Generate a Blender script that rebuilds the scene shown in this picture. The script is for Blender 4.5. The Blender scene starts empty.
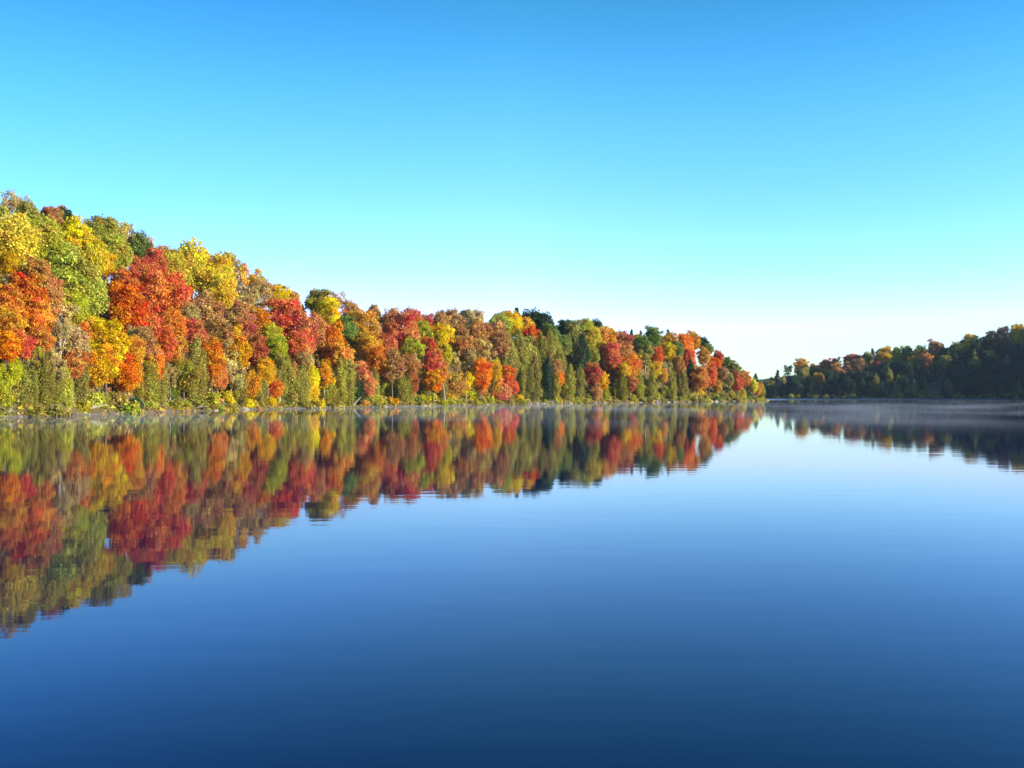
import bpy, math, random
import numpy as np
from mathutils import Vector
R_ = math.radians
random.seed(7); rng = np.random.default_rng(7)
SC = bpy.context.scene; COL = SC.collection

# ------------------------------------------------------------------ camera, sky, sun, exposure
F = 995.0; HOR = 394.0; CAMH = 3.0; W_, H_ = 1024, 768
cam = bpy.data.cameras.new('camera'); co = bpy.data.objects.new('camera', cam); COL.objects.link(co)
cam.sensor_width = 36.0; cam.lens = F/1024*36.0
cam.clip_start = 0.1; cam.clip_end = 12000
co.location = (0, 0, CAMH)
co.rotation_euler = (R_(90) + math.atan((HOR-384)/F), 0, 0)
SC.camera = co
SUN_EL = 16.0; SUN_AZ = 107.0            # azimuth clockwise from +Y (the view direction)
SKYG = ((2.1, .45, 4.55), (1.42, 1.0, 6.5), (1.6, .85, 9.5))
w = bpy.data.worlds.new('World'); SC.world = w; w.use_nodes = True
nt = w.node_tree; bg = nt.nodes['Background']
sky = nt.nodes.new('ShaderNodeTexSky'); sky.sky_type = 'NISHITA'; sky.sun_disc = False
sky.sun_elevation = R_(SUN_EL); sky.sun_rotation = R_(SUN_AZ)
sky.altitude = 200; sky.air_density = 1.0; sky.dust_density = 0.4; sky.ozone_density = 3.0
# clear, strongly blue morning air: each channel of the sky is graded by its own power
sp = nt.nodes.new('ShaderNodeSeparateColor'); cb = nt.nodes.new('ShaderNodeCombineColor')
nt.links.new(sky.outputs[0], sp.inputs[0])
for i, (g_, a_, c_) in enumerate(SKYG):
    p_ = nt.nodes.new('ShaderNodeMath'); p_.operation = 'POWER'; p_.inputs[1].default_value = g_
    m_ = nt.nodes.new('ShaderNodeMath'); m_.operation = 'MULTIPLY'; m_.inputs[1].default_value = a_
    nt.links.new(sp.outputs[i], p_.inputs[0]); nt.links.new(p_.outputs[0], m_.inputs[0]); 
    k_ = nt.nodes.new('ShaderNodeMath'); k_.operation = 'MINIMUM'; k_.inputs[1].default_value = c_
    nt.links.new(m_.outputs[0], k_.inputs[0]); nt.links.new(k_.outputs[0], cb.inputs[i])
# pale band of morning vapour low in the sky: the gain depends on elevation only
tcw = nt.nodes.new('ShaderNodeTexCoord'); sw = nt.nodes.new('ShaderNodeSeparateXYZ'); nt.links.new(tcw.outputs['Generated'], sw.inputs[0])
rw = nt.nodes.new('ShaderNodeValToRGB'); rw.color_ramp.interpolation = 'B_SPLINE'
GAIN = ((0.0, (.60, .56, .5)), (.08, (.58, .53, .53)), (.19, (.66, .51, .60)), (.27, (.60, .55, .52)), (.36, (.36, .46, .40)), (.6, (.25, .36, .38)))
ew = rw.color_ramp.elements
ew[0].position, ew[0].color = GAIN[0][0], (*GAIN[0][1], 1); ew[1].position, ew[1].color = GAIN[-1][0], (*GAIN[-1][1], 1)
for p__, c__ in GAIN[1:-1]:
    q__ = ew.new(p__); q__.color = (*c__, 1)
vm = nt.nodes.new('ShaderNodeVectorMath'); vm.operation = 'MULTIPLY'; vm2 = nt.nodes.new('ShaderNodeVectorMath'); vm2.operation = 'SCALE'; vm2.inputs[3].default_value = 2.0
nt.links.new(sw.outputs[2], rw.inputs[0]); nt.links.new(cb.outputs[0], vm.inputs[0]); nt.links.new(rw.outputs[0], vm.inputs[1]); nt.links.new(vm.outputs[0], vm2.inputs[0])
# and evens out the brighter air opposite the sun (x < 0) and towards it (x > 0)
cv = nt.nodes.new('ShaderNodeCombineXYZ')
for i, (kl, kr) in enumerate(((1.05, -.35), (.58, -.15), (.1, 0))):
    a_ = nt.nodes.new('ShaderNodeMath'); a_.operation = 'MINIMUM'; a_.inputs[1].default_value = 0; nt.links.new(sw.outputs[0], a_.inputs[0])
    b_ = nt.nodes.new('ShaderNodeMath'); b_.operation = 'MAXIMUM'; b_.inputs[1].default_value = 0; nt.links.new(sw.outputs[0], b_.inputs[0])
    c_ = nt.nodes.new('ShaderNodeMath'); c_.operation = 'MULTIPLY_ADD'; c_.inputs[1].default_value = kl; c_.inputs[2].default_value = 1.0; nt.links.new(a_.outputs[0], c_.inputs[0])
    d_ = nt.nodes.new('ShaderNodeMath'); d_.operation = 'MULTIPLY_ADD'; d_.inputs[1].default_value = kr; nt.links.new(b_.outputs[0], d_.inputs[0]); nt.links.new(c_.outputs[0], d_.inputs[2])
    e_ = nt.nodes.new('ShaderNodeMath'); e_.operation = 'MAXIMUM'; e_.inputs[1].default_value = .35; nt.links.new(d_.outputs[0], e_.inputs[0]); nt.links.new(e_.outputs[0], cv.inputs[i])
vm3 = nt.nodes.new('ShaderNodeVectorMath'); vm3.operation = 'MULTIPLY'; nt.links.new(vm2.outputs[0], vm3.inputs[0]); nt.links.new(cv.outputs[0], vm3.inputs[1])
nt.links.new(vm3.outputs[0], bg.inputs[0]); bg.inputs[1].default_value = 0.105
sd_ = bpy.data.lights.new('sun', 'SUN'); sd_.energy = 5.0; sd_.angle = R_(0.5); sd_.color = (1.0, 0.91, 0.74)
so = bpy.data.objects.new('sun', sd_); COL.objects.link(so)
az, el = R_(SUN_AZ), R_(SUN_EL)
sdir = Vector((math.sin(az)*math.cos(el), math.cos(az)*math.cos(el), math.sin(el)))
so.rotation_euler = sdir.to_track_quat('Z', 'Y').to_euler()
SC.view_settings.view_transform = 'Standard'; SC.view_settings.look = 'None'
SC.view_settings.exposure = 0.97; SC.view_settings.gamma = 1.0
SC.render.engine = 'CYCLES'
SC.cycles.use_denoising = True
SC.cycles.max_bounces = 8; SC.cycles.transparent_max_bounces = 8
SC.cycles.volume_bounces = 1

# ------------------------------------------------------------------ lake outline and relief
# x, y, ridge height, width of the slope
LAKE = np.array([
 (-66,-150,26,45),(-67,60,29,42),(-64,124,31,40),(-60,146,36,40),(-55,176,35,46),(-44,206,22,50),(-27,239,19,50),(-3.4,284,21,50),
 (29,332,23,48),(70,373,28,36),(92,402,17,28),(106,426,7,20),(113,437,4,15),(119,462,7,18),(108,520,16,30),(60,570,16,40),(15,600,5,60),
 (50,690,4,80),(120,725,4,80),(178,715,7,70),(215,700,18,80),(250,690,28,85),(300,672,38,90),(345,650,50,95),(420,590,74,110),(480,400,84,120),(470,200,60,140),  # last points: unseen hill at right, raised to shade the far bank
 (430,0,30,120),(300,-120,20,100),(100,-190,15,100)], float)
PA = LAKE; PB = np.roll(LAKE, -1, 0)
# densified outline for smooth ridge-height weights
DS = []
for a, b in zip(PA, PB):
    n = max(1, int(np.hypot(*(b[:2]-a[:2]))/12))
    for k in range(n): DS.append(a + (b-a)*k/n)
DS = np.array(DS)
def wob(x, y):
    return (np.sin(x*.13+1.3)*np.cos(y*.11+.4) + .5*np.sin(x*.31+y*.23) + .35*np.cos(x*.71-y*.57+2.0) + .2*np.sin(x*1.7+.9*y))
def inland(x, y):
    """signed distance to the lake outline: positive on land"""
    x = np.atleast_1d(np.asarray(x, float)); y = np.atleast_1d(np.asarray(y, float))
    best = np.full(x.shape, 1e9); cross = np.zeros(x.shape, bool)
    for a, b in zip(PA, PB):
        dx, dy = b[0]-a[0], b[1]-a[1]
        t = np.clip(((x-a[0])*dx+(y-a[1])*dy)/(dx*dx+dy*dy), 0, 1)
        best = np.minimum(best, np.hypot(x-a[0]-t*dx, y-a[1]-t*dy))
        c = ((a[1] > y) != (b[1] > y))
        xi = a[0] + (y-a[1])*dx/(dy if abs(dy) > 1e-9 else 1e-9)
        cross ^= c & (x < xi)
    return np.where(cross, -best, best) + 0.5*np.sin(x*.35+y*.22) + .3*np.sin(x*.9-y*.8)
def ridge(x, y):
    out = np.zeros((2,)+x.shape); ws = np.zeros(x.shape)
    for p in DS:
        wt = 1.0/((x-p[0])**2+(y-p[1])**2+30.0)**2.0
        out[0] += wt*p[2]; out[1] += wt*p[3]; ws += wt
    return out/ws
def height(x, y):
    x = np.atleast_1d(np.asarray(x, float)); y = np.atleast_1d(np.asarray(y, float))
    d = inland(x, y); r = ridge(x, y)
    t = np.clip(d/r[1], 0, 1)
    prof = r[0]*(1-(1-t)**1.7)*np.clip(d/14, 0.02, 1)**.55*np.exp(-np.clip(d-r[1]-25, 0, None)/90)
    land = 0.3*np.clip(d, 0, .8) + prof + wob(x, y)*np.clip((d-3)/15, 0, 1)*0.6
    return np.where(d > 0, land, np.maximum(d*0.35, -7))

def props(o, **k):
    for a, b in k.items():
        if b is not None: o[a] = b
    return o
def new_mesh(name, v, f, mat=None, smooth=False):
    m = bpy.data.meshes.new(name)
    v = np.asarray(v, np.float32); f = np.asarray(f, np.int32)
    m.vertices.add(len(v)); m.vertices.foreach_set('co', v.ravel())
    n, k = f.shape
    m.loops.add(n*k); m.loops.foreach_set('vertex_index', f.ravel())
    m.polygons.add(n); m.polygons.foreach_set('loop_start', np.arange(0, n*k, k, dtype=np.int32))
    try: m.polygons.foreach_set('loop_total', np.full(n, k, np.int32))
    except Exception: pass
    m.update(calc_edges=True); m.validate()
    if smooth: m.polygons.foreach_set('use_smooth', np.ones(n, bool))
    if mat: m.materials.append(mat)
    return m
def link(name, data, parent=None, loc=(0, 0, 0)):
    o = bpy.data.objects.new(name, data); COL.objects.link(o); o.location = loc
    if parent: o.parent = parent
    return o

# ------------------------------------------------------------------ materials
def mat_new(name):
    m = bpy.data.materials.new(name); m.use_nodes = True
    t = m.node_tree; t.nodes.clear()
    o = t.nodes.new('ShaderNodeOutputMaterial')
    return m, t, o
def N(t, typ, **k):
    n = t.nodes.new(typ)
    for a, b in k.items(): setattr(n, a, b)
    return n
def math_(t, op, a, b=None, c=None):
    n = N(t, 'ShaderNodeMath', operation=op)
    for i, v in enumerate((a, b, c)):
        if v is None: continue
        if isinstance(v, (int, float)): n.inputs[i].default_value = v
        else: t.links.new(v, n.inputs[i])
    return n.outputs[0]

def leaf_material():
    m, t, o = mat_new('leaves')
    oi = N(t, 'ShaderNodeObjectInfo'); lr = N(t, 'ShaderNodeAttribute', attribute_name='leaf_rand')
    cr = N(t, 'ShaderNodeAttribute', attribute_name='clump_rand')
    ch = N(t, 'ShaderNodeAttribute', attribute_name='clump_hue')
    gg = N(t, 'ShaderNodeNewGeometry'); wn = N(t, 'ShaderNodeTexNoise'); wn.inputs['Scale'].default_value = .32; wn.inputs['Detail'].default_value = 2
    t.links.new(gg.outputs['Position'], wn.inputs[0])        # turning leaves: the hue drifts through each crown
    h = math_(t, 'ADD', math_(t, 'MULTIPLY_ADD', wn.outputs[0], 0.11, math_(t, 'MULTIPLY_ADD', ch.outputs['Fac'], 0.055, -0.074)), math_(t, 'MULTIPLY_ADD', lr.outputs['Fac'], 0.025, -0.010))
    h = math_(t, 'ADD', h, 0.5)
    v = math_(t, 'MULTIPLY', math_(t, 'MULTIPLY_ADD', cr.outputs['Fac'], 0.40, 0.82), math_(t, 'MULTIPLY_ADD', lr.outputs['Fac'], 0.8, 0.62))
    s = math_(t, 'MULTIPLY_ADD', oi.outputs['Random'], 0.12, 0.97)
    hs = N(t, 'ShaderNodeHueSaturation')
    t.links.new(h, hs.inputs['Hue']); t.links.new(s, hs.inputs['Saturation']); t.links.new(v, hs.inputs['Value'])
    t.links.new(oi.outputs['Color'], hs.inputs['Color'])
    p = N(t, 'ShaderNodeBsdfPrincipled'); p.inputs['Roughness'].default_value = 0.55
    p.inputs['Specular IOR Level'].default_value = 0.25
    tr = N(t, 'ShaderNodeBsdfTranslucent'); mx = N(t, 'ShaderNodeMixShader'); mx.inputs[0].default_value = 0.45
    t.links.new(hs.outputs[0], p.inputs['Base Color']); t.links.new(hs.outputs[0], tr.inputs['Color'])
    t.links.new(p.outputs[0], mx.inputs[1]); t.links.new(tr.outputs[0], mx.inputs[2]); t.links.new(mx.outputs[0], o.inputs['Surface'])
    return m
LEAF = leaf_material()
def bark(name, c1, c2, scale=6.0, band=False):
    m, t, o = mat_new(name)
    tc = N(t, 'ShaderNodeTexCoord'); mp = N(t, 'ShaderNodeMapping')
    mp.inputs['Scale'].default_value = (scale, scale, scale*(4 if band else .5))
    nz = N(t, 'ShaderNodeTexNoise'); nz.inputs['Scale'].default_value = 6; nz.inputs['Detail'].default_value = 4
    rp = N(t, 'ShaderNodeValToRGB'); rp.color_ramp.elements[0].color = (*c1, 1); rp.color_ramp.elements[1].color = (*c2, 1)
    rp.color_ramp.elements[0].position = .38; rp.color_ramp.elements[1].position = .6
    t.links.new(tc.outputs['Object'], mp.inputs[0]); t.links.new(mp.outputs[0], nz.inputs[0]); t.links.new(nz.outputs[0], rp.inputs[0])
    p = N(t, 'ShaderNodeBsdfPrincipled'); p.inputs['Roughness'].default_value = .85
    bp = N(t, 'ShaderNodeBump'); bp.inputs['Strength'].default_value = .4; bp.inputs['Distance'].default_value = .05
    t.links.new(nz.outputs[0], bp.inputs['Height']); t.links.new(bp.outputs[0], p.inputs['Normal'])
    t.links.new(rp.outputs[0], p.inputs['Base Color']); t.links.new(p.outputs[0], o.inputs['Surface'])
    return m
BARK = bark('grey_brown_bark', (.07, .05, .035), (.17, .13, .10))
PALE = bark('pale_bark', (.22, .19, .16), (.62, .58, .52), band=True)
WOOD = bark('bleached_wood', (.32, .26, .2), (.58, .5, .42))
ROCK = bark('pale_stone', (.16, .14, .12), (.40, .37, .33), 1.0)

def ground_material():
    m, t, o = mat_new('forest_floor')
    g = N(t, 'ShaderNodeNewGeometry')
    n1 = N(t, 'ShaderNodeTexNoise'); n1.inputs['Scale'].default_value = 1.3; n1.inputs['Detail'].default_value = 8; n1.inputs['Roughness'].default_value = .7
    n2 = N(t, 'ShaderNodeTexNoise'); n2.inputs['Scale'].default_value = .09; n2.inputs['Detail'].default_value = 4
    for n in (n1, n2): t.links.new(g.outputs['Position'], n.inputs[0])
    r1 = N(t, 'ShaderNodeValToRGB')
    e = r1.color_ramp.elements
    e[0].position = .3; e[0].color = (.035, .028, .012, 1); e[1].position = .75; e[1].color = (.24, .11, .03, 1)
    k = e.new(.5); k.color = (.10, .07, .02, 1)
    r2 = N(t, 'ShaderNodeValToRGB')
    e = r2.color_ramp.elements
    e[0].position = .35; e[0].color = (.05, .075, .02, 1); e[1].position = .65; e[1].color = (.16, .12, .04, 1)
    mx = N(t, 'ShaderNodeMixRGB'); mx.inputs[0].default_value = .4
    t.links.new(n1.outputs[0], r1.inputs[0]); t.links.new(n2.outputs[0], r2.inputs[0])
    t.links.new(r1.outputs[0], mx.inputs[1]); t.links.new(r2.outputs[0], mx.inputs[2])
    # stony strand just above the water
    sx = N(t, 'ShaderNodeSeparateXYZ'); t.links.new(g.outputs['Position'], sx.inputs[0])
    mr = N(t, 'ShaderNodeMapRange'); mr.inputs[1].default_value = .18; mr.inputs[2].default_value = .4; mr.inputs[3].default_value = 1; mr.inputs[4].default_value = 0
    t.links.new(sx.outputs[2], mr.inputs[0])
    r3 = N(t, 'ShaderNodeValToRGB'); e = r3.color_ramp.elements
    e[0].position = .35; e[0].color = (.07, .055, .035, 1); e[1].position = .7; e[1].color = (.20, .165, .11, 1)
    t.links.new(n1.outputs[0], r3.inputs[0])
    m2 = N(t, 'ShaderNodeMixRGB'); t.links.new(mr.outputs[0], m2.inputs[0]); t.links.new(mx.outputs[0], m2.inputs[1]); t.links.new(r3.outputs[0], m2.inputs[2])
    p = N(t, 'ShaderNodeBsdfPrincipled'); p.inputs['Roughness'].default_value = .95
    bp = N(t, 'ShaderNodeBump'); bp.inputs['Strength'].default_value = .6; bp.inputs['Distance'].default_value = .3
    t.links.new(n1.outputs[0], bp.inputs['Height']); t.links.new(bp.outputs[0], p.inputs['Normal'])
    t.links.new(m2.outputs[0], p.inputs['Base Color']); t.links.new(p.outputs[0], o.inputs['Surface'])
    return m

def water_material():
    m, t, o = mat_new('lake_water')
    g = N(t, 'ShaderNodeNewGeometry'); sx = N(t, 'ShaderNodeSeparateXYZ'); t.links.new(g.outputs['Position'], sx.inputs[0])
    def nz(scale, sc, det=2, off=0):
        mp = N(t, 'ShaderNodeMapping'); mp.inputs['Scale'].default_value = sc; mp.inputs['Location'].default_value = (off, off*.7, 0)
        n = N(t, 'ShaderNodeTexNoise'); n.inputs['Scale'].default_value = scale; n.inputs['Detail'].default_value = det
        t.links.new(g.outputs['Position'], mp.inputs[0]); t.links.new(mp.outputs[0], n.inputs[0])
        return n.outputs[0]
    a = nz(1.0, (.35, 1.1, 1), 3)           # ripples with long crests
    b = nz(1.0, (.05, .16, 1), 2, 31)       # slow swell
    # ruffled by a breath of wind in a far strip, and in long faint lanes nearer by
    far = N(t, 'ShaderNodeMapRange', interpolation_type='SMOOTHSTEP'); far.inputs[1].default_value = 440; far.inputs[2].default_value = 500
    lane = nz(1.0, (.004, .03, 1), 3, 7)
    t.links.new(math_(t, 'MULTIPLY_ADD', lane, 60, math_(t, 'ADD', sx.outputs[1], -30)), far.inputs[0])
    ln = N(t, 'ShaderNodeMapRange', interpolation_type='SMOOTHSTEP'); ln.inputs[1].default_value = .5; ln.inputs[2].default_value = .66
    t.links.new(lane, ln.inputs[0])
    amp = math_(t, 'ADD', math_(t, 'MULTIPLY_ADD', ln.outputs[0], RIP2, RIP1), math_(t, 'MULTIPLY', far.outputs[0], 0.05))
    hgt = math_(t, 'ADD', math_(t, 'MULTIPLY', a, amp), math_(t, 'MULTIPLY', b, RIP3))
    bp = N(t, 'ShaderNodeBump'); bp.inputs['Strength'].default_value = 1; bp.inputs['Distance'].default_value = 1.0
    t.links.new(hgt, bp.inputs['Height'])
    p = N(t, 'ShaderNodeBsdfPrincipled'); p.inputs['Base Color'].default_value = WBASE
    p.inputs['IOR'].default_value = 1.215
    rgh = math_(t, 'MULTIPLY_ADD', far.outputs[0], 0.12, 0.026)
    t.links.new(rgh, p.inputs['Roughness'])
    t.links.new(bp.outputs[0], p.inputs['Normal']); t.links.new(p.outputs[0], o.inputs['Surface'])
    return m
RIP1, RIP2, RIP3 = 0.0022, 0.0015, 0.003
WBASE = (.0002, .004, .045, 1)

# ------------------------------------------------------------------ ground and water
def axis(a, b, step, lo, hi):
    c = list(np.arange(a, b+.1, step)); s = step; x = a
    while x > lo: s *= 1.35; x -= s; c.insert(0, max(x, lo))
    s = step; x = c[-1]
    while x < hi: s *= 1.35; x += s; c.append(min(x, hi))
    return np.array(c)
gx = axis(-130, 420, 2.5, -2600, 2600); gy = axis(60, 820, 2.5, -2200, 3000)
X, Y = np.meshgrid(gx, gy); Z = height(X.ravel(), Y.ravel()).reshape(X.shape)
nx, ny = len(gx), len(gy)
idx = np.arange(nx*ny).reshape(ny, nx)
fc = np.stack([idx[:-1, :-1], idx[:-1, 1:], idx[1:, 1:], idx[1:, :-1]], -1).reshape(-1, 4)
gr = link('ground', new_mesh('ground', np.stack([X.ravel(), Y.ravel(), Z.ravel()], 1), fc, ground_material(), True))
gr['kind'] = 'structure'
wt = link('water', new_mesh('water', [(-2600, -2200, 0), (2600, -2200, 0), (2600, 3000, 0), (-2600, 3000, 0)], [(0, 1, 2, 3)], water_material()))
wt['kind'] = 'structure'

# ------------------------------------------------------------------ tree part meshes
ASP = dict(maple=1.4, oak=1.2, birch=1.5, ash=1.15, cedar=2.7, pine=1.45, shrub=.75)
def leaves_from(centers, outs, size, jit, crand, chue, rs):
    """quads with centre, outward vector -> verts, faces, attributes"""
    n = len(centers)
    nrm = outs + rs.normal(0, jit, (n, 3)); nrm /= np.linalg.norm(nrm, axis=1)[:, None]+1e-9
    r = rs.normal(0, 1, (n, 3)); a = np.cross(nrm, r); a /= np.linalg.norm(a, axis=1)[:, None]+1e-9
    b = np.cross(nrm, a)
    s = size*np.clip(rs.lognormal(-.05, .42, n), .4, 2.3)[:, None]
    el = rs.uniform(.6, 1.0, n)[:, None]
    c = centers
    v = np.stack([c-a*s, c-b*s*el+nrm*s*.18, c+a*s, c+b*s*el+nrm*s*.18], 1)     # folded diamond leaf spray
    f = np.arange(n*4).reshape(n, 4)
    return v.reshape(-1, 3), f, rs.uniform(0, 1, n), crand, chue
def crown_points(kind, rs, n):
    asp = ASP[kind]
    if kind in ('cedar',):
        m = 120
        tz = rs.uniform(-1, 1, m); prof = np.clip(1-((tz+.35)/1.4)**2, .02, 1)**.6
        prof = np.where(tz < -.6, np.clip(1-((-.6-tz)/.45)**2*.55, .3, 1)*prof, prof)*np.clip((1.02-tz)/.55, .05, 1)**.5
        ang = rs.uniform(0, 6.283, m); rad = prof*rs.uniform(.3, .92, m)
        cc = np.stack([rad*np.cos(ang), rad*np.sin(ang), tz*.94*asp], 1)
        cs = np.stack([.13+.12*prof]*3, 1); cs[:, 2] *= 2.1
    elif kind == 'pine':
        m = 44
        tz = np.linspace(-.85, .95, m); ang = rs.uniform(0, 6.283, m); rad = (1.02-tz)**.8*.55*rs.uniform(.15, 1.1, m)
        cc = np.stack([rad*np.cos(ang), rad*np.sin(ang), tz*asp], 1)
        q_ = .14+.2*(1-tz)/1.8; cs = np.stack([q_, q_, .11*np.ones(m)], 1)
    elif kind in ('birch', 'ash'):
        m = 26
        d = rs.normal(0, 1, (m, 3)); d /= np.linalg.norm(d, axis=1)[:, None]
        rad = rs.uniform(.3, .88, m)[:, None]; cc = d*rad*np.array([1, 1, asp])
        cs = rs.uniform(.14, .26, (m, 1))*np.array([1, 1, 1.1])
    elif kind == 'shrub':
        m = 14
        d = rs.normal(0, 1, (m, 3)); d[:, 2] = np.abs(d[:, 2]); d /= np.linalg.norm(d, axis=1)[:, None]
        cc = d*rs.uniform(.3, .75, (m, 1))*np.array([1, 1, asp*1.7]); cc[:, 2] -= asp*.9
        cs = rs.uniform(.22, .36, (m, 1))*np.array([1, 1, .95])
    else:
        m = 110 if kind == 'maple' else 90
        d = rs.normal(0, 1, (m*6, 3)); d /= np.linalg.norm(d, axis=1)[:, None]
        keep = []                                   # spread the lobes over the crown
        for q in d:
            if all(np.dot(q, k) < .945 for k in keep): keep.append(q)
            if len(keep) >= m: break
        d = np.array(keep); m = len(d)
        rad = (rs.uniform(.1, .84, m)**.6)[:, None]
        lump = 1+.22*np.sin(d[:, 0:1]*3.1+rs.uniform(0, 6))*np.cos(d[:, 1:2]*2.7+rs.uniform(0, 6))+.12*np.sin(d[:, 2:3]*4.3+rs.uniform(0, 6)); rad = rad*lump
        if kind == 'maple': sq = 1-.22*np.clip(-d[:, 2:3], 0, 1)
        else: sq = 1-.1*np.abs(d[:, 2:3])
        cc = d*rad*sq*np.array([1, 1, asp])
        cs = rs.uniform(.11, .25, (m, 1))*np.array([1.1, 1.1, .85])
    wts = (cs.prod(1))**.62; wts /= wts.sum()
    pick = rs.choice(len(cc), n, p=wts)
    d = rs.normal(0, 1, (n, 3)); d /= np.linalg.norm(d, axis=1)[:, None]
    rr = rs.uniform(.25, 1, n)[:, None]**.5; fz_ = rs.uniform(0, 1, n) < .24; rr[fz_] *= rs.uniform(1.1, 2.0, (int(fz_.sum()), 1))
    pts = cc[pick] + d*rr*cs[pick]*rs.uniform(.8, 1.25, (n, 1))
    if kind in ('maple', 'oak'):                    # leaves between the lobes tie the crown together
        q = rs.uniform(0, 1, n) < .3
        e = rs.normal(0, 1, (n, 3)); e /= np.linalg.norm(e, axis=1)[:, None]
        w3 = .80+.12*np.sin(e[:, 0:1]*5+e[:, 2:3]*3)+.10*np.cos(e[:, 1:2]*7-e[:, 2:3]*4)
        alt = e*w3*(rs.uniform(.45, 1, (n, 1))**.4)*np.array([1, 1, asp]); pts = np.where(q[:, None], alt, pts)
    gl = pts/np.array([1, 1, asp]); gl /= np.linalg.norm(gl, axis=1)[:, None]+1e-6
    outs = d*.5 + gl*.45; outs[:, 2] += .12
    cr = rs.uniform(0, 1, len(cc))[pick]; chh = rs.uniform(0, 1, len(cc))[pick]
    return pts, outs, cr, chh, cc
NL = dict(maple=17000, oak=17000, birch=8000, ash=4200, cedar=11000, pine=6000, shrub=3000)
SZ = dict(maple=.036, oak=.036, birch=.037, ash=.035, cedar=.046, pine=.05, shrub=.08)
def crown_arrays(kind, seed, frac=1.0):
    rs = np.random.default_rng(seed)
    n = int(NL[kind]*frac)
    pts, outs, cr, chh, cc = crown_points(kind, rs, n)
    v, f, lr, cr, chh = leaves_from(pts, outs, SZ[kind]/math.sqrt(frac), .85, cr, chh, rs)
    return v, f, lr, cr, chh, cc
def set_attrs(m, **k):
    for a, b in k.items():
        at = m.attributes.new(a, 'FLOAT', 'FACE'); at.data.foreach_set('value', np.asarray(b, np.float32))
def crown_mesh(kind, seed):
    v, f, lr, cr, chh, cc = crown_arrays(kind, seed)
    m = new_mesh('crown', v, f, LEAF); set_attrs(m, leaf_rand=lr, clump_rand=cr, clump_hue=chh)
    return m, cc
def tube(pts, rad, k=7):
    pts = [Vector(p) for p in pts]; vs = []; fs = []
    for i, p in enumerate(pts):
        d = (pts[min(i+1, len(pts)-1)]-pts[max(i-1, 0)]).normalized()
        a = d.cross(Vector((.3, .9, .1))).normalized(); b = d.cross(a)
        for j in range(k):
            t = 6.2832*j/k; vs.append(p + (a*math.cos(t)+b*math.sin(t))*rad[i])
    for i in range(len(pts)-1):
        for j in range(k):
            fs.append((i*k+j, i*k+(j+1) % k, (i+1)*k+(j+1) % k, (i+1)*k+j))
    return [tuple(v) for v in vs], fs
def trunk_mesh(kind, seed, cc):
    """unit: z runs 0 (ground) .. 1 (crown centre); crown units are scaled by .42 sideways as an average"""
    rs = random.Random(seed); V = []; Fc = []
    def add(pts, rad, k=7):
        v, f = tube(pts, rad, k); o = len(V); V.extend(v); Fc.extend([tuple(i+o for i in q) for q in f])
    r0 = .022 if kind != 'birch' else .016
    lean = [(rs.uniform(-.03, .03)*z, rs.uniform(-.03, .03)*z, z) for z in (-.06, .0, .25, .5, .75, .95, 1.1)]
    add(lean, [r0*1.5, r0*1.25, r0, r0*.88, r0*.72, r0*.5, r0*.18], 9)
    asp = ASP[kind]
    nb = 0 if kind in ('cedar', 'pine') else 11
    for c in list(cc)[:nb]:
        e = Vector((c[0]*.40, c[1]*.40, 1+min(c[2], .5)*.3))
        z0 = rs.uniform(.5, .95); s = Vector((0, 0, z0))
        if e.z < z0: s.z = max(.45, e.z-.12)
        md = s.lerp(e, .5)+Vector((0, 0, .05)); q = s.lerp(e, .8)+Vector((rs.uniform(-.03, .03), rs.uniform(-.03, .03), .03))
        add([s, md, q, e], [r0*.5, r0*.34, r0*.2, r0*.08], 5)
    m = new_mesh('trunk', V, Fc, PALE if kind in ('birch', 'ash') else BARK, True)
    return m
NV = dict(maple=6, oak=5, birch=3, ash=3, cedar=5, pine=3, shrub=4)
TREE_NAME = dict(maple='maple_tree', oak='oak_tree', birch='birch_tree', ash='ash_tree', cedar='cedar_tree', pine='pine_tree', shrub='shore_shrub')
PROTO = {}
for kd, nvv in NV.items():
    for i in range(nvv):
        cm, cc = crown_mesh(kd, 100*len(kd)+i*17+ord(kd[0]))
        tm = trunk_mesh(kd, i+5, cc)
        PROTO[kd, i] = (cm, tm)

COLR = dict(
 lemon=('bright yellow', (.70, .52, .03)), gold=('golden yellow', (.70, .44, .03)), lime=('yellow-green', (.47, .44, .045)),
 green=('leaf green', (.19, .25, .04)), dark=('dark green', (.045, .085, .03)), amber=('amber', (.68, .34, .05)),
 orange=('vivid orange', (.72, .24, .04)), scarlet=('scarlet', (.68, .14, .055)), crimson=('deep crimson', (.58, .12, .07)),
 rust=('rust brown', (.55, .26, .10)), tan=('pale tan', (.52, .38, .15)), olive=('olive green', (.36, .31, .06)),
 sage=('dull olive', (.34, .28, .055)), salmon=('salmon pink', (.68, .25, .13)))
TREES = []
def ray_z(py, Yd): return CAMH + (HOR-py)/F*Yd
def project(x, y, z): return 512+F*x/y, HOR-F*(z-CAMH)/y
HC = dict(maple=9, oak=9.5, birch=8.5, ash=10, cedar=None, pine=9, shrub=None)
warn = []
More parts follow.
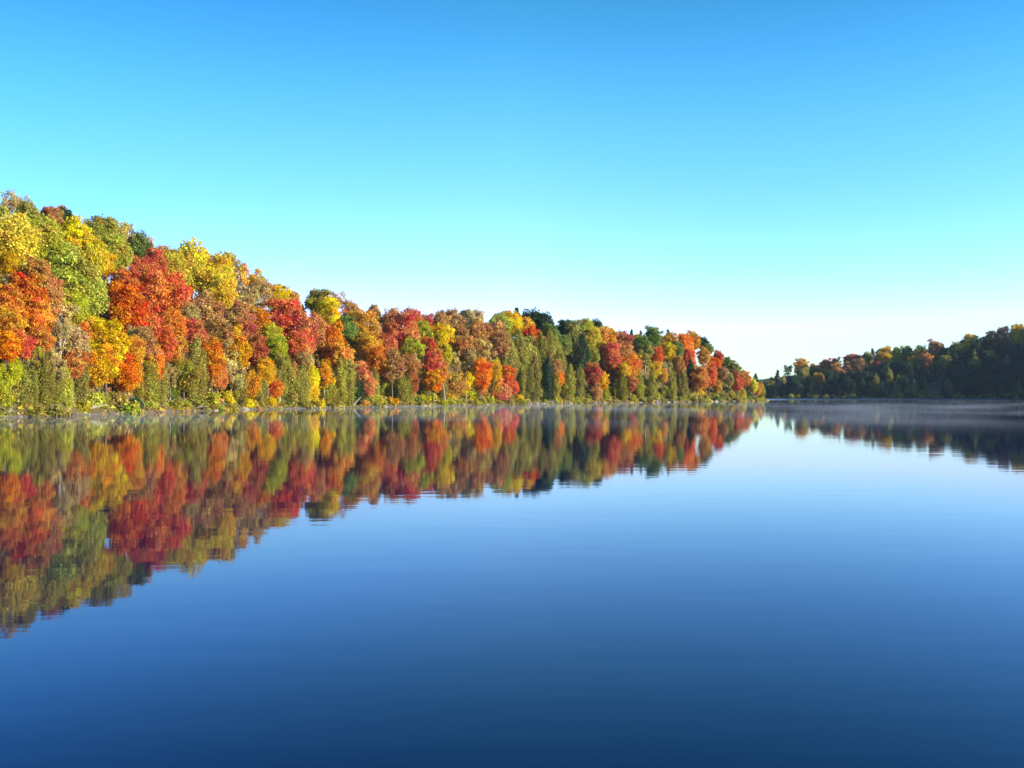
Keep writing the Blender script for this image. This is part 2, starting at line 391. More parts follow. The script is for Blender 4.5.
def solve(px, py, rp, kind, far=False):
    Ys = np.arange(650, 900, 2.0) if far else np.concatenate([np.arange(110, 470, 1.0)])
    Xs = (px-512)/F*Ys
    d = inland(Xs, Ys); z = height(Xs, Ys)
    ok = np.where(d > (1.0 if kind == 'shrub' else 2.2))[0]
    if len(ok) == 0: return None
    # stay on the first stretch of land along this sight line
    i0 = ok[0]; brk = np.where(d[i0:] < 0)[0]; i1 = i0+brk[0] if len(brk) else len(Ys)
    best = None
    for i in range(i0, i1):
        r = rp*Ys[i]/F; rz = r*ASP[kind]
        hc = HC[kind]
        if hc is None: hc = rz*1.03 if kind == 'cedar' else rz*.95
        else: hc = max(hc, rz*1.1)
        gap = ray_z(py, Ys[i])-z[i]
        if gap <= hc: 
            return Xs[i], Ys[i], z[i], r, max(gap, rz*.8)
        if best is None or gap-hc < best[0]: best = (gap-hc, Xs[i], Ys[i], z[i], r, gap)
    warn.append((px, py, kind, round(best[0], 1)))
    return best[1:]
def add_tree(px, py, rp, kind, col, hand=True, far=False, sol=None):
    s = sol or solve(px, py, rp, kind, far)
    if s is None: warn.append((px, py, 'noland')); return
    x, y, z, r, hc = s
    TREES.append(dict(px=px, py=py, rp=rp, kind=kind, col=col, x=x, y=y, z=z, r=r, hc=hc, far=far, hand=hand))

LEFT = """
8 202 13 a tan;13 238 24 o lemon;38 238 20 o lime;28 216 13 o olive;45 213 6 m crimson;54 222 10 m rust;67 222 12 o dark;74 245 17 m lemon;88 258 18 o lemon;
60 274 24 m lime;84 292 22 o lime;74 312 16 m lime;10 266 11 m gold;31 279 17 o rust;4 284 10 a tan;24 302 20 m scarlet;4 306 15 m orange;49 298 14 m rust;64 318 14 b tan;
9 326 15 m amber;37 320 17 m orange;4 346 12 m orange;18 346 12 m scarlet;45 340 10 m orange;70 342 15 o tan;73 360 14 m scarlet;28 352 13 b olive;10 371 13 o lime;
53 363 13 b tan;88 332 10 m orange;106 345 20 m gold;98 366 15 m amber;90 378 10 s sage;
4 396 8 c lime;19 390 9 c sage;32 392 8 c olive;42 386 9 c sage;53 392 8 c olive;65 395 8 c lime;79 388 9 c sage;95 398 12 s lime;110 395 12 s olive;82 404 9 s lime;120 400 8 s olive;
128 372 15 m orange;131 352 12 m amber;150 388 9 c sage;160 392 8 c olive;135 401 8 s dark;122 292 16 m scarlet;128 313 21 m scarlet;138 272 11 m crimson;152 288 18 m scarlet;167 300 20 m scarlet;
150 264 12 m crimson;161 261 13 m rust;150 330 17 m scarlet;163 345 12 m scarlet;140 341 13 o rust;153 362 13 m orange;175 350 12 b amber;172 326 13 m orange;182 312 13 m amber;
119 236 14 a tan;136 246 14 o green;104 238 17 o olive;116 256 17 o lime;92 236 13 o olive;101 264 12 m gold;148 250 6 p dark;157 255 5 p dark;
190 267 22 o lemon;173 269 15 m lemon;212 280 20 m lemon;225 299 14 m gold;229 266 11 a tan;204 316 20 m rust;186 318 13 o tan;214 338 15 m rust;196 338 14 m crimson;
240 279 15 a amber;262 294 11 a tan;246 300 13 o tan;256 288 13 b gold;279 300 13 m gold;291 301 8 m amber;240 318 13 m rust;256 324 14 m orange;232 336 10 b gold;250 336 11 m crimson;
256 352 13 m crimson;269 338 12 m lime;277 352 11 m lime;288 323 18 m scarlet;302 335 18 m crimson;299 351 14 m scarlet;212 359 13 m orange;218 374 11 m orange;238 352 13 m amber;
232 371 14 b tan;250 384 12 o amber;262 372 11 m gold;184 374 15 o sage;173 396 7 c green;194 388 12 c sage;211 396 9 s lime;226 396 9 s lemon;240 396 8 c olive;260 391 8 c sage;
273 388 9 m orange;270 400 7 s lemon;286 386 9 c olive;296 391 8 c sage;280 371 11 b olive;249 403 7 s lemon;183 402 7 s lime;200 404 7 s olive;
320 304 13 o olive;327 316 13 m lemon;336 300 9 a rust;352 317 11 m rust;373 315 9 o rust;346 331 13 o green;303 313 5 p dark;316 334 16 m rust;331 345 17 m orange;341 360 13 m amber;
365 330 15 m amber;368 349 14 m amber;376 361 12 m orange;359 374 9 m salmon;368 385 9 m salmon;388 324 12 m rust;399 335 17 m scarlet;388 350 13 m crimson;392 366 12 m rust;
325 374 12 b amber;346 373 11 o olive;304 391 7 c olive;313 393 8 c lemon;328 388 8 c olive;337 386 8 c olive;347 387 8 c sage;357 396 7 c dark;385 376 7 c sage;397 374 9 c sage;
372 398 7 s lime;382 400 6 s lime;393 400 6 s gold;405 397 7 c olive;364 402 5 s rust;320 402 6 s lemon;
414 322 9 m crimson;426 325 8 m crimson;421 336 13 o lime;413 350 11 o lime;430 348 8 m crimson;443 340 12 m gold;440 325 10 m rust;455 324 13 o rust;470 325 13 o tan;477 337 12 m rust;
491 340 13 m rust;430 365 10 m scarlet;433 381 9 m orange;445 372 9 b amber;444 354 9 m lemon;461 352 11 m rust;455 386 11 o amber;420 376 6 c sage;408 368 10 m rust;411 384 8 m crimson;
403 393 6 c olive;466 384 9 b gold;472 393 8 s lime;479 374 11 m orange;480 387 7 m orange;493 371 9 m gold;470 361 11 b tan;485 354 11 b tan;496 394 8 s salmon;447 394 8 s gold;434 396 6 s lime;425 397 6 s lime;
500 325 11 o lime;512 326 10 m lemon;507 322 9 m orange;518 321 8 p dark;530 322 12 o dark;543 326 12 o dark;550 338 12 o green;526 328 9 m amber;532 337 9 m scarlet;500 346 11 m rust;
520 354 8 c sage;508 358 8 c sage;541 352 7 c sage;533 379 8 c sage;549 352 7 c sage;556 354 7 c olive;507 375 7 m scarlet;503 391 8 m salmon;495 378 7 c gold;513 388 6 m scarlet;555 369 7 m rust;558 380 6 m orange;
546 385 8 c dark;556 391 5 c olive;568 382 6 c olive;580 382 6 c sage;592 374 9 m crimson;601 381 7 m amber;596 391 7 m rust;585 331 11 o lime;572 334 11 o olive;591 340 11 o lemon;565 328 7 o dark;
597 327 7 o dark;575 350 9 b tan;581 356 8 c dark;592 356 9 o olive;602 337 8 m amber;563 345 9 o green;519 396 6 s gold;
612 341 9 m amber;621 344 10 m crimson;610 356 11 m scarlet;625 358 9 m rust;633 365 8 m orange;627 371 6 m gold;630 383 6 m crimson;640 383 5 c olive;650 383 5 c olive;607 386 8 s green;
622 388 5 c sage;641 346 9 o green;632 336 4 p dark;652 338 9 o green;638 341 5 m gold;656 356 7 m scarlet;656 370 6 m gold;664 376 6 m amber;668 352 7 m gold;678 350 7 o green;671 342 7 m amber;
685 346 9 m orange;694 341 8 m amber;668 336 4 p dark;702 343 6 o dark;690 358 8 m scarlet;680 366 7 m rust;683 386 5 c sage;672 386 5 c olive;690 372 5 c dark;700 379 9 m orange;645 357 8 b olive;
617 334 3 p dark;642 335 3 p dark;704 356 7 m amber;709 375 8 m scarlet;715 366 7 m scarlet;718 358 6 m crimson;699 390 6 s gold;717 387 5 m amber;727 363 6 o green;735 369 6 o olive;728 379 6 o olive;
722 374 6 m rust;737 383 6 m scarlet;745 379 6 m orange;752 386 5 m lemon;742 392 5 s gold;757 389 5 m amber;762 391 4 o olive;748 394 5 s dark;712 394 4 s olive;730 393 5 s olive;754 378 3 p dark;
709 349 5 o green;461 338 10 m rust;125 229 7 a tan;147 243 7 a rust;236 264 7 a tan;262 285 7 a rust;286 292 6 a tan;312 298 6 a olive;346 305 6 a rust;394 313 6 a tan;
440 317 7 a tan;468 316 7 a tan;20 203 8 a tan;60 212 7 a rust;405 318 5 a rust;480 318 6 a rust;222 262 7 a tan;100 226 7 a olive;30 300 9 b tan;130 336 8 b tan;170 376 8 b tan;
205 348 8 b tan;268 372 7 b rust;303 362 8 b tan;352 372 7 b tan;388 362 7 b rust;415 362 6 b tan;455 362 7 b tan;58 330 9 a tan;150 350 8 a rust;292 372 7 b rust;663 392 5 s lime;656 394 4 s lime;692 394 5 s lime;736 376 4 m crimson
"""
RIGHT = """
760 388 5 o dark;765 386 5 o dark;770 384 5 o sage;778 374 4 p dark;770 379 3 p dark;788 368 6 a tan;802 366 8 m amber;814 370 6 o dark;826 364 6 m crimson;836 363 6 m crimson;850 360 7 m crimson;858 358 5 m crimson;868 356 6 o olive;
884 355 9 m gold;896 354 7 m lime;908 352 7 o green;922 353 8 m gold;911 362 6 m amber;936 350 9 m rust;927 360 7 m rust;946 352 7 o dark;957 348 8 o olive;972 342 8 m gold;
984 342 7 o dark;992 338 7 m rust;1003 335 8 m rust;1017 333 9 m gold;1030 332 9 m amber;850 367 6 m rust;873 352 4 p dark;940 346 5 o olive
"""
KD = dict(m='maple', o='oak', b='birch', a='ash', c='cedar', p='pine', s='shrub')
for txt, far in ((LEFT, False), (RIGHT, True)):
    for e in txt.replace('\n', '').split(';'):
        if not e.strip(): continue
        a = e.split(); add_tree(float(a[0]), float(a[1])+(2 if far else 0), float(a[2])*(1.02 if far else 1.13), KD[a[3]], a[4], far=far)
n_hand = len(TREES)

# skyline of the photographed banks: no filler may rise above it
SKX = [-60,0,20,45,60,80,100,120,135,150,165,185,200,215,230,245,255,265,280,300,320,335,350,375,400,430,455,470,500,520,535,550,560,575,605,625,655,690,710,720,735,745,760,766,768,778,790,802,820,850,882,900,925,950,965,990,1010,1030,1090]
SKY = [175,188,200,208,207,215,225,222,236,250,252,246,248,258,266,270,284,290,290,305,292,299,307,310,314,321,314,313,317,314,313,318,326,323,326,333,332,335,352,356,366,374,384,394,380,371,367,359,363,357,346,347,347,347,336,333,327,325,318]
# coverage picture (2-pixel cells): depth of the nearest crown
CW, CH = 620, 384; OX = 60
zb = np.full((CH, CW), 1e9); yy, xx = np.mgrid[0:CH, 0:CW]
def cells(t):
    px, py = project(t['x'], t['y'], t['z']+t['hc']); rr = t['r']*F/t['y']; ry = rr*ASP[t['kind']]
    x0, x1 = int((px+OX-rr)/2), int((px+OX+rr)/2)+1; y0, y1 = int((py-ry)/2), int((py+ry)/2)+1
    x0, y0 = max(x0, 0), max(y0, 0)
    sx, sy = xx[y0:y1, x0:x1], yy[y0:y1, x0:x1]
    mk = ((sx*2+1-OX-px)/rr)**2+((sy*2+1-py)/ry)**2 < .85
    return (slice(y0, y1), slice(x0, x1)), mk
for t in TREES:
    s, mk = cells(t); zb[s] = np.where(mk, np.minimum(zb[s], t['y']), zb[s])
def palette_near(px, py, far):
    c = [(abs(t['px']-px)+abs(t['py']-py)*1.2, t['col'], t['kind']) for t in TREES[:n_hand] if t['far'] == far and t['kind'] != 'pine']
    c.sort(); return random.choice(c[:4])
cand = []
for far, box, st in ((False, (-140, 130, 110, 470), 6.2), (True, (60, 480, 560, 900), 7.6)):
    for i, xg in enumerate(np.arange(box[0], box[1], st)):
        for yg in np.arange(box[2], box[3], st):
            x = xg+random.uniform(-.38, .38)*st; y = yg+(i % 2)*st/2+random.uniform(-.38, .38)*st
            if far: cand.append((x, y, True))
            else: cand.append((x, y, False))
cx = np.array([c[0] for c in cand]); cy = np.array([c[1] for c in cand])
cd = inland(cx, cy); cz = height(cx, cy)
order = sorted([i for i in range(len(cand)) if 2.5 < cd[i] < 130], key=lambda i: cy[i])
for i in order:
    x, y, z = cx[i], cy[i], cz[i]; far = cand[i][2]
    px = 512+F*x/y
    if px < -50 or px > 1085: continue
    if far and px < 700: continue
    if (not far) and y > 470: continue
    _, pb = project(x, y, z+10)
    _, col, kd = palette_near(px, pb, far)
    if not far and col in ('dark', 'green') and random.random() < .75: col = random.choice(['amber', 'gold', 'scarlet', 'olive', 'orange', 'lemon'])
    if cd[i] > 12 and kd in ('cedar', 'shrub'): kd = random.choice(['maple', 'oak'])
    if far:
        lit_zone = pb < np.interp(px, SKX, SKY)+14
        if not lit_zone: col = random.choice(['dark', 'dark', 'dark', 'rust', 'dark', 'dark', 'dark', 'sage', 'dark', 'dark', 'olive']); kd = random.choice(['oak', 'maple', 'cedar', 'pine', 'oak'])  # below the lit ridge, mostly dark leaf colours carry the slope's shade
    r = random.uniform(3.8, 5.4)*(1.1 if far else 1)
    if kd == 'cedar': r = random.uniform(2.0, 2.6)
    if kd == 'shrub': r = random.uniform(1.3, 2.2)
    if kd == 'pine': r = random.uniform(2.6, 3.4)
    rz = r*ASP[kd]; hc = {'cedar': rz*1.03, 'shrub': rz*.9}.get(kd, random.uniform(5.5, 9.5))
    hc = max(hc, rz)
    top = (HOR-np.interp(px, SKX, SKY)-1.5)/F*y+CAMH
    if z+hc+rz > top:
        over = z+hc+rz-top
        if over > 5.5: continue
        hc = max(hc-over, rz*1.0)
        if z+hc+rz > top+.8:
            k = max(.0, (top-z)/(hc+rz)); 
            if k < .55: continue
            r *= k; rz *= k; hc *= k
    if any((t['x']-x)**2+(t['y']-y)**2 < (.42*(t['r']+r))**2 for t in TREES if abs(t['y']-y) < 8): continue
    t = dict(px=px, py=project(x, y, z+hc)[1], rp=r*F/y, kind=kd, col=col, x=x, y=y, z=z, r=r, hc=hc, far=far, hand=False)
    s, mk = cells(t)
    if mk.size == 0 or not mk.any(): continue
    sub = zb[s]; empty = (sub > 1e8) & mk; occ = (sub > y) & (sub < 1e8) & mk; n = mk.sum()
    if empty.sum() < (.10 if far else .07)*n: continue
    if occ.sum() > (.5 if far else .3)*n: continue
    zb[s] = np.where(mk, np.minimum(sub, y), sub)
    TREES.append(t)


# a thick fringe of shrubs and small cedars along the waterline
sy_ = [p for p in DS if -80 < p[0] < 120 and 100 < p[1] < 440 or p[1] > 640 and p[0] > 100]
for x0, x1, y0, y1 in ((-80, 120, 112, 440), (110, 420, 560, 740)):
    far = y0 > 500
    cx = np.array([random.uniform(x0, x1) for _ in range(26000)]); cy = np.array([random.uniform(y0, y1) for _ in range(26000)])
    cd = inland(cx, cy); k_ = np.where((cd > .15) & (cd < 6.5))[0]; hz0 = height(cx[k_], cy[k_])
    for j, i in enumerate(k_):
        x, y, z = cx[i], cy[i], hz0[j]; px = 512+F*x/y
        if px < -20 or px > 1050 or (far and px < 760) or (not far and px > 766): continue
        kd = 'shrub' if cd[i] < 3 or random.random() < .5 else 'cedar'
        col = random.choice(['lime', 'olive', 'olive', 'sage', 'lime', 'sage', 'lime', 'olive', 'green', 'olive']) if kd == 'shrub' else random.choice(['olive', 'sage', 'olive', 'lime'])
        if far: col = random.choice(['dark', 'sage', 'olive', 'dark'])  # darker leaf colours at the far foot also carry the bank's shade
        r = random.uniform(1.0, 2.1)*(1.6 if far else 1) if kd == 'shrub' else random.uniform(1.0, 1.5)*(1.5 if far else 1)
        if any((t['x']-x)**2+(t['y']-y)**2 < (.75*(min(t['r'], 2)+r))**2 for t in TREES if abs(t['y']-y) < 5 and t['kind'] in ('shrub', 'cedar')): continue
        hc = r*ASP[kd]*(.6 if kd == 'shrub' else .95)
        t = dict(px=px, py=project(x, y, z+hc)[1], rp=r*F/y, kind=kd, col=col, x=x, y=y, z=z, r=r, hc=hc, far=far, hand=False)
        s, mk = cells(t)
        if mk.size == 0 or not mk.any(): continue
        zb[s] = np.where(mk, np.minimum(zb[s], y), zb[s]); TREES.append(t)

# drop what nearer crowns hide completely
vis = []
cnt = {}
own = np.full((CH, CW), -1); zz = np.full((CH, CW), 1e9)
for i, t in enumerate(TREES):
    s, mk = cells(t)
    if mk.size == 0: continue
    up = mk & (zz[s] > t['y']); zz[s] = np.where(up, t['y'], zz[s]); own[s] = np.where(up, i, own[s])
seen = set(np.unique(own).tolist())
TREES = [t for i, t in enumerate(TREES) if i in seen]

# ------------------------------------------------------------------ labels that single each tree out
KW = dict(maple='maple', oak='broad oak', birch='slender birch', ash='half-bare ash', cedar='columnar cedar', pine='pine', shrub='low shrub')
def near_word(t): return COLR[t['col']][0].replace('vivid ', '').replace('deep ', '').replace('bright ', '')+' '+KW[t['kind']].split()[-1]
def tier(t):
    # where on the bank the tree stands
    d = inland(t['x'], t['y'])[0]
    if t['far']: return 'on the far bank'
    top = np.interp(t['px'], SKX, SKY)
    if t['py']-t['rp']*ASP[t['kind']] < top+7: return 'on the left skyline'
    if d < 9: return "at the left water's edge"
    k = (t['py']-top)/(404-top)
    return 'high on the left bank' if k < .38 else 'midway up the left bank' if k < .66 else 'low on the left bank'
for t in TREES:
    t['tier'] = tier(t)
    t['shade'] = t['far'] and t['py'] > np.interp(t['px'], SKX, SKY)+15
    t['base'] = COLR[t['col']][0]+' '+KW[t['kind']]+' '+t['tier']
def neigh(t, side):
    best = None
    for u in TREES:
        if u is t or u['far'] != t['far'] or u['shade']: continue
        dx, dy = u['px']-t['px'], u['py']-t['py']
        q = dict(below=dy > abs(dx)*.8 and dy > 2, right=dx > abs(dy)*.8 and dx > 2, left=-dx > abs(dy)*.8 and dx < -2)[side]
        if q:
            s = dx*dx+dy*dy
            if best is None or s < best[0]: best = (s, u)
    return best[1] if best else None
_n = 'second third fourth fifth sixth seventh eighth ninth tenth eleventh twelfth thirteenth fourteenth fifteenth sixteenth seventeenth eighteenth nineteenth twentieth'.split()
ORD = ['leftmost']+[q+' from the left' for q in _n]+['twenty-%s from the left' % q for q in ['first']+_n[:8]]
def art(s): return ('an ' if s[0] in 'aeiou' else 'a ')+s
groups = {}
for t in TREES:
    if t['shade']:
        foot = t['py']+t['rp']*ASP[t['kind']] > 394
        t['label'] = 'shadowed dark '+{'maple': 'rounded maple', 'oak': 'broad oak', 'birch': 'slender birch', 'ash': 'half-bare ash', 'cedar': 'narrow cedar', 'pine': 'pointed pine', 'shrub': 'low shrub'}[t['kind']]+(' at the foot of the far right bank' if foot else ' on the slope below the far sunlit ridge'); t['group'] = 'trees in shadow on the far right bank'
    else:
        groups.setdefault(t['base'], []).append(t)
        t['group'] = {'maple': 'maples', 'oak': 'oaks', 'birch': 'birches', 'ash': 'half-bare ashes', 'cedar': 'cedars', 'pine': 'pines', 'shrub': 'shrubs'}[t['kind']]+(' on the far right bank' if t['far'] else ' on the left bank')
for b, g in groups.items():
    if len(g) == 1: g[0]['label'] = b; continue
    sub = {}
    for t in g:
        u = neigh(t, 'right'); s = b
        if u is not None: s = b+', just left of '+art(near_word(u))
        sub.setdefault(s, []).append(t)
    for s, h in sub.items():
        if len(h) == 1 and len(s.split()) <= 16 and s != b: h[0]['label'] = s
        else:
            for t in h: t['label'] = None
    for k, t in enumerate(sorted(g, key=lambda t: t['px'])):
        if t['label'] is None:
            n = len(g)
            if k == n-1: t['label'] = b+', rightmost of these'
            elif k < len(ORD): t['label'] = b+', '+ORD[k]+(' of these')
            else:
                j = n-1-k; t['label'] = b+', '+(ORD[j].replace('left', 'right') if j < len(ORD) else 'amid these')

# ------------------------------------------------------------------ build every tree
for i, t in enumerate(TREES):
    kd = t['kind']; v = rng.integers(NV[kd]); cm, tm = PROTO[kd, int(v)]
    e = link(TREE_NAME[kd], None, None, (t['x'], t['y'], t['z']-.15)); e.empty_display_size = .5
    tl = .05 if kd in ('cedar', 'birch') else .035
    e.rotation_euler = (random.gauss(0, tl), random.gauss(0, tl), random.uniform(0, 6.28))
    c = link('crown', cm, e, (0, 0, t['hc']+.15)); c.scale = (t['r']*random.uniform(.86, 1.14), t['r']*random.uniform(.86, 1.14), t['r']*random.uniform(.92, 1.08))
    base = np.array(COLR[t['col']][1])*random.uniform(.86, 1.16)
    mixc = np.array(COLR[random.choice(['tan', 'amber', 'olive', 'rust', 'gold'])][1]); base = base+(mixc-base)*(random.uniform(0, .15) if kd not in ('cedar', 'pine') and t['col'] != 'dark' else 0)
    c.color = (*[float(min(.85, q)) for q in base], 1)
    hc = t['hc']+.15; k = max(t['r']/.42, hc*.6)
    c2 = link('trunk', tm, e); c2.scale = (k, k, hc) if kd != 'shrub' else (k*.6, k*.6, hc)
    props(e, label=t['label'], category='shrub' if kd == 'shrub' else 'tree', group=t['group'])

# ------------------------------------------------------------------ stones and driftwood along the waterline
def shore_at(px, far=False, inn=.35):
    Ys = np.arange(640 if far else 105, 760 if far else 470, .25); Xs = (px-512)/F*Ys; d = inland(Xs, Ys)
    i = int(np.where(d > inn)[0][0]); return Xs[i], Ys[i], height(Xs[i], Ys[i])[0]
def rock_mesh(seed):
    import bmesh
    rs = random.Random(seed); bm = bmesh.new(); bmesh.ops.create_icosphere(bm, subdivisions=3, radius=1)
    pl = [(Vector((rs.gauss(0, 1), rs.gauss(0, 1), rs.gauss(0, 1))).normalized(), rs.uniform(.55, .85)) for _ in range(9)]
    for v in bm.verts:
        for n, d in pl:
            k = v.co.dot(n)-d
            if k > 0: v.co -= n*k*.9
        v.co.x *= 1.5; v.co.z *= .6
        v.co += Vector((rs.gauss(0, .012), rs.gauss(0, .012), rs.gauss(0, .012)))
    m = bpy.data.meshes.new('rock'); bm.to_mesh(m); bm.free(); m.materials.append(ROCK); return m
RM = [rock_mesh(i) for i in range(4)]
RKS = [(20, .35), (58, .3), (88, .5), (117, .3), (216, .45), (246, .7), (251, .4), (279, .35), (316, .4), (372, .55), (379, .6), (386, .45), (424, .7), (446, .6), (452, .5), (458, .6), (487, .5), (529, .9), (536, 1.1), (543, .8), (571, .6), (594, .9), (604, .7), (641, .6), (656, 1.0), (668, .9), (674, 1.0), (687, .7), (716, 1.2), (721, .8), (733, 1.0)]
SZW = lambda r: 'large' if r > .6 else 'small' if r < .3 else 'middling'
rg = {}
RKS = [(a, b*.7) for a, b in RKS]
for px, r in RKS: rg.setdefault(SZW(r), []).append(px)
for k, (px, r) in enumerate(RKS):
    x, y, z = shore_at(px, inn=-.1)
    o = link('rock', RM[k % 4], None, (x, y, max(z, 0)+r*.18)); o.scale = (r, r*.8, r*.8); o.rotation_euler = (0, 0, random.uniform(-.6, .6))
    g = rg[SZW(r)]; j = g.index(px); n = len(g)
    w_ = ORD[j] if j < 8 else ORD[n-1-j].replace('left', 'right')
    props(o, label='%s pale stone at the left waterline, %s of the %s ones' % (SZW(r), w_, SZW(r)), category='rock', group='pale stones along the left waterline')
for k, (px, L, a, lab) in enumerate([(8, 2.0, .25, 'bleached fallen snag leaning out over the water at far left'), (92, 4.5, .25, 'long bleached log lying on the bank below golden maples'), (66, 3.0, -.1, 'short grey log at the waterline near the frame left'),
        (199, 3.6, .12, 'brown-grey log on the bank under the dark olive cedars'), (357, 3.0, .8, 'pale dead trunk leaning upright before a dark cedar'), (548, 6.0, .1, 'long pale log lying on the low shore before the dark cedars'), (655, 5.0, .06, 'pale log at the waterline beneath the scarlet and amber maples')]):
    x, y, z = shore_at(px); ca, sa = math.cos(a), math.sin(a)
    V = []; Fc = []
    def add(pts, rad):
        v, f = tube(pts, rad, 8); o_ = len(V); V.extend(v); Fc.extend([tuple(i+o_ for i in q) for q in f])
    add([(-L/2*ca, 0, 0), (-L/4*ca, .06, L/4*sa*.9), (0, -.05, L/2*sa), (L/4*ca, .04, L*.75*sa+.05), (L/2*ca, 0, L*sa)], [.2, .17, .15, .11, .05])
    add([(0, 0, L/2*sa), (.4, .2, L/2*sa+.35), (.7, .3, L/2*sa+.8)], [.08, .05, .02]); add([(-L/4*ca, 0, L/4*sa), (-L/4*ca-.3, -.2, L/4*sa+.45)], [.07, .02])
    o = link('driftwood_log', new_mesh('log', V, Fc, WOOD, True), None, (x, y-.3, max(z, 0)+.12)); o.rotation_euler = (0, 0, random.uniform(-.3, .3))
    props(o, label=lab, category='log', group='driftwood along the left shore')

# ------------------------------------------------------------------ undergrowth on the banks (one mass)
def undergrowth():
    rs = np.random.default_rng(3); P = []
    for x0, x1, y0, y1, n, dm in ((-120, 115, 110, 440, 260000, 40), (120, 420, 560, 800, 60000, 60)):
        x = rs.uniform(x0, x1, n); y = rs.uniform(y0, y1, n); d = inland(x, y)
        k = (d > -.1) & (d < dm) & (rs.uniform(0, 1, n) < np.exp(-d/22)); x, y, d = x[k], y[k], d[k]
        z = height(x, y)
        top = np.clip(d*.5, .45, 2.2)*(.55+.45*np.sin(x*1.1+y*.7)*np.cos(x*.5-y*.9))
        P.append(np.stack([x, y, z+rs.uniform(0, 1, len(x))*top], 1))
    P = np.concatenate(P); n = len(P)
    hue = .5+.5*np.sin(P[:, 0]*.37+P[:, 1]*.21)*np.cos(P[:, 0]*.11-P[:, 1]*.33)
    outs = np.tile([.5, -.4, .6], (n, 1))
    v, f, lr, cr, ch = leaves_from(P, outs, .26, .8, rs.uniform(0, 1, n), hue, rs)
    m = new_mesh('undergrowth', v, f, WOODLEAF); set_attrs(m, leaf_rand=lr, clump_rand=cr, clump_hue=ch)
    pal = np.array([COLR[c][1] for c in ('olive', 'lime', 'sage', 'rust', 'amber', 'olive', 'green')])
    q = (np.clip(hue*.8+rs.normal(0, .18, n), 0, .999)*len(pal)).astype(int)
    at = m.attributes.new('tint', 'FLOAT_VECTOR', 'FACE'); at.data.foreach_set('vector', pal[q].astype(np.float32).ravel())
    return props(link('undergrowth', m), kind='stuff', label='olive and yellow undergrowth covering the ground beneath the trees', category='undergrowth')

# ------------------------------------------------------------------ wood outside the frame (one mass) 
def wood(name, pts, cols_, label):
    VS, FS, LR, CR, HU, CO = [], [], [], [], [], []
    base = {}
    o = 0
    for (x, y, z) in pts:
        kd = random.choice(['maple', 'oak', 'maple', 'pine']); s = random.randrange(3)
        if (kd, s) not in base: base[kd, s] = crown_arrays(kd, 900+s, .16)
        v, f, lr, cr, hu, cc = base[kd, s]
        r = random.uniform(4, 5.5); a = random.uniform(0, 6.28); ca, sa = math.cos(a), math.sin(a)
        vv = v*r; vv = np.stack([vv[:, 0]*ca-vv[:, 1]*sa, vv[:, 0]*sa+vv[:, 1]*ca, vv[:, 2]], 1)+np.array([x, y, z+random.uniform(8, 11)])
        VS.append(vv); FS.append(f+o); o += len(vv); LR.append(lr); CR.append(cr); HU.append(np.full(len(f), random.random()))
        CO.append(np.tile(np.array(COLR[random.choice(cols_)][1]), (len(f), 1)))
    m = new_mesh(name, np.concatenate(VS), np.concatenate(FS), WOODLEAF)
    set_attrs(m, leaf_rand=np.concatenate(LR), clump_rand=np.concatenate(CR), clump_hue=np.concatenate(HU))
    at = m.attributes.new('tint', 'FLOAT_VECTOR', 'FACE'); at.data.foreach_set('vector', np.concatenate(CO).astype(np.float32).ravel())
    ob = link(name, m); props(ob, kind='stuff', label=label, category='wood'); return ob
WOODLEAF = LEAF.copy(); WOODLEAF.name = 'wood_leaves'
_t = WOODLEAF.node_tree
_a = _t.nodes.new('ShaderNodeAttribute'); _a.attribute_name = 'tint'
_hs = [n for n in _t.nodes if n.type == 'HUE_SAT'][0]; _t.links.new(_a.outputs['Vector'], _hs.inputs['Color'])
undergrowth()
pts = []
for _ in range(9000):
    x, y = random.uniform(-150, 640), random.uniform(-60, 900); pts.append((x, y))
pa = np.array(pts); dd = inland(pa[:, 0], pa[:, 1]); hz_ = height(pa[:, 0], pa[:, 1])
sel = []
for (x, y), d, z in zip(pts, dd, hz_):
    if d < 4 or d > 150: continue
    px = 512+F*x/max(y, 1)
    inframe = y > 20 and -45 < px < 1085
    if inframe: continue
    if x < 0 and d > 70: continue
    if any((x-q[0])**2+(y-q[1])**2 < (60 if x < 0 else 110) for q in sel): continue
    sel.append((x, y, z))
wood('woodland', sel, ['gold', 'amber', 'rust', 'scarlet', 'olive', 'green', 'lime', 'dark'], 'autumn woodland covering the banks on either side of the view')

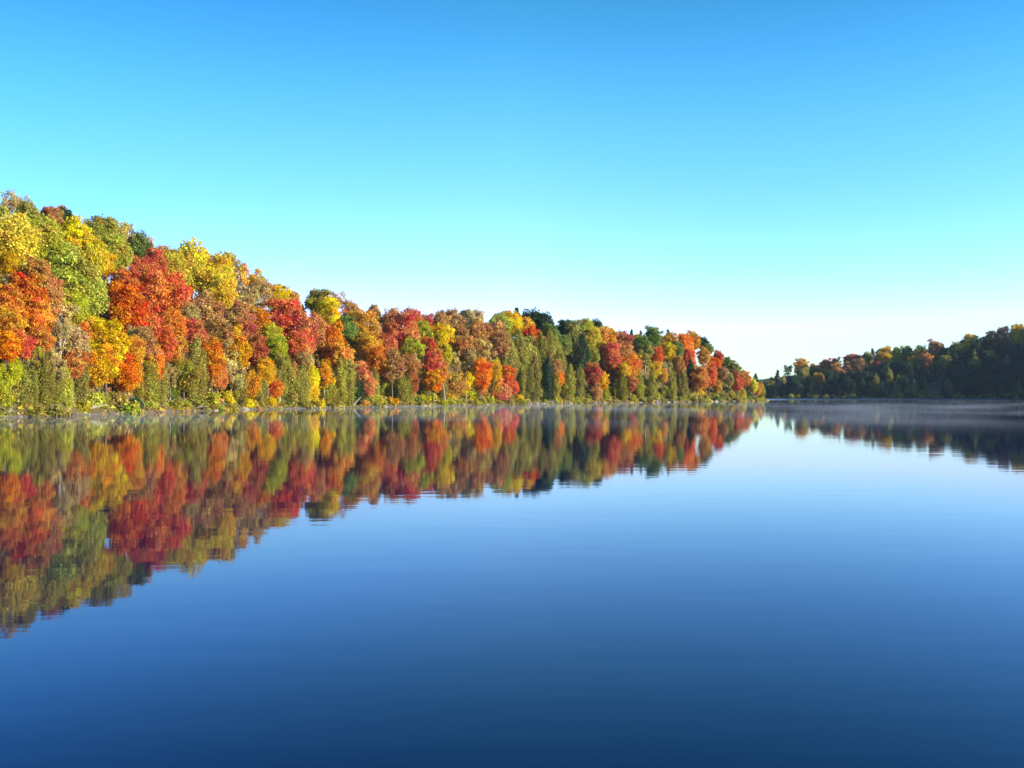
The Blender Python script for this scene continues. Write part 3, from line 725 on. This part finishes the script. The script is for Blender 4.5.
# ------------------------------------------------------------------ morning mist lying on the water, and the air
def volume_box(name, x0, x1, y0, y1, z0, z1, mat):
    v = [(x, y, z) for z in (z0, z1) for y in (y0, y1) for x in (x0, x1)]
    f = [(0, 2, 3, 1), (4, 5, 7, 6), (0, 1, 5, 4), (2, 6, 7, 3), (0, 4, 6, 2), (1, 3, 7, 5)]
    o = link(name, new_mesh(name, v, f, mat)); o['kind'] = 'stuff'; return o
MISTD = 0.021; HAZED = 0.00005
m, t, o = mat_new('mist_vapour')
g = N(t, 'ShaderNodeNewGeometry'); sx = N(t, 'ShaderNodeSeparateXYZ'); t.links.new(g.outputs['Position'], sx.inputs[0])
mp = N(t, 'ShaderNodeMapping'); mp.inputs['Scale'].default_value = (.035, .03, .5)
nz = N(t, 'ShaderNodeTexNoise'); nz.inputs['Scale'].default_value = 1; nz.inputs['Detail'].default_value = 4; nz.inputs['Roughness'].default_value = .6
t.links.new(g.outputs['Position'], mp.inputs[0]); t.links.new(mp.outputs[0], nz.inputs[0])
mr = N(t, 'ShaderNodeMapRange'); mr.inputs[1].default_value = .44; mr.inputs[2].default_value = .74
t.links.new(nz.outputs[0], mr.inputs[0])
fy = N(t, 'ShaderNodeMapRange', interpolation_type='SMOOTHSTEP'); fy.inputs[1].default_value = 66; fy.inputs[2].default_value = 120; t.links.new(sx.outputs[1], fy.inputs[0])
fb = N(t, 'ShaderNodeMapRange', interpolation_type='SMOOTHSTEP'); fb.inputs[1].default_value = 180; fb.inputs[2].default_value = 400; fb.inputs[3].default_value = 1; fb.inputs[4].default_value = .1; t.links.new(sx.outputs[1], fb.inputs[0])
fz = N(t, 'ShaderNodeMapRange'); fz.inputs[1].default_value = .05; fz.inputs[2].default_value = .5; fz.inputs[3].default_value = 1; fz.inputs[4].default_value = 0; t.links.new(sx.outputs[2], fz.inputs[0])
den = math_(t, 'MULTIPLY', math_(t, 'MULTIPLY', mr.outputs[0], math_(t, 'MULTIPLY', fy.outputs[0], fb.outputs[0])), math_(t, 'MULTIPLY', fz.outputs[0], MISTD))
pv = N(t, 'ShaderNodeVolumePrincipled'); pv.inputs['Color'].default_value = (.78, .86, 1, 1); pv.inputs['Anisotropy'].default_value = .2
t.links.new(den, pv.inputs['Density']); t.links.new(pv.outputs[0], o.inputs['Volume'])
mist = volume_box('mist', -80, 420, 65, 720, .03, .5, m)
mist['label'] = 'thin low morning mist lying on the far water'; mist['category'] = 'mist'
SC.cycles.volume_step_rate = 0.12; SC.cycles.volume_max_steps = 256
m, t, o = mat_new('air')
pv = N(t, 'ShaderNodeVolumePrincipled'); pv.inputs['Color'].default_value = (.6, .78, 1, 1); pv.inputs['Density'].default_value = HAZED
t.links.new(pv.outputs[0], o.inputs['Volume'])
hz = volume_box('haze', -2700, 2700, -2300, 3100, -30, 160, m)
hz['label'] = 'faint blue morning haze in the air over the lake'; hz['category'] = 'haze'
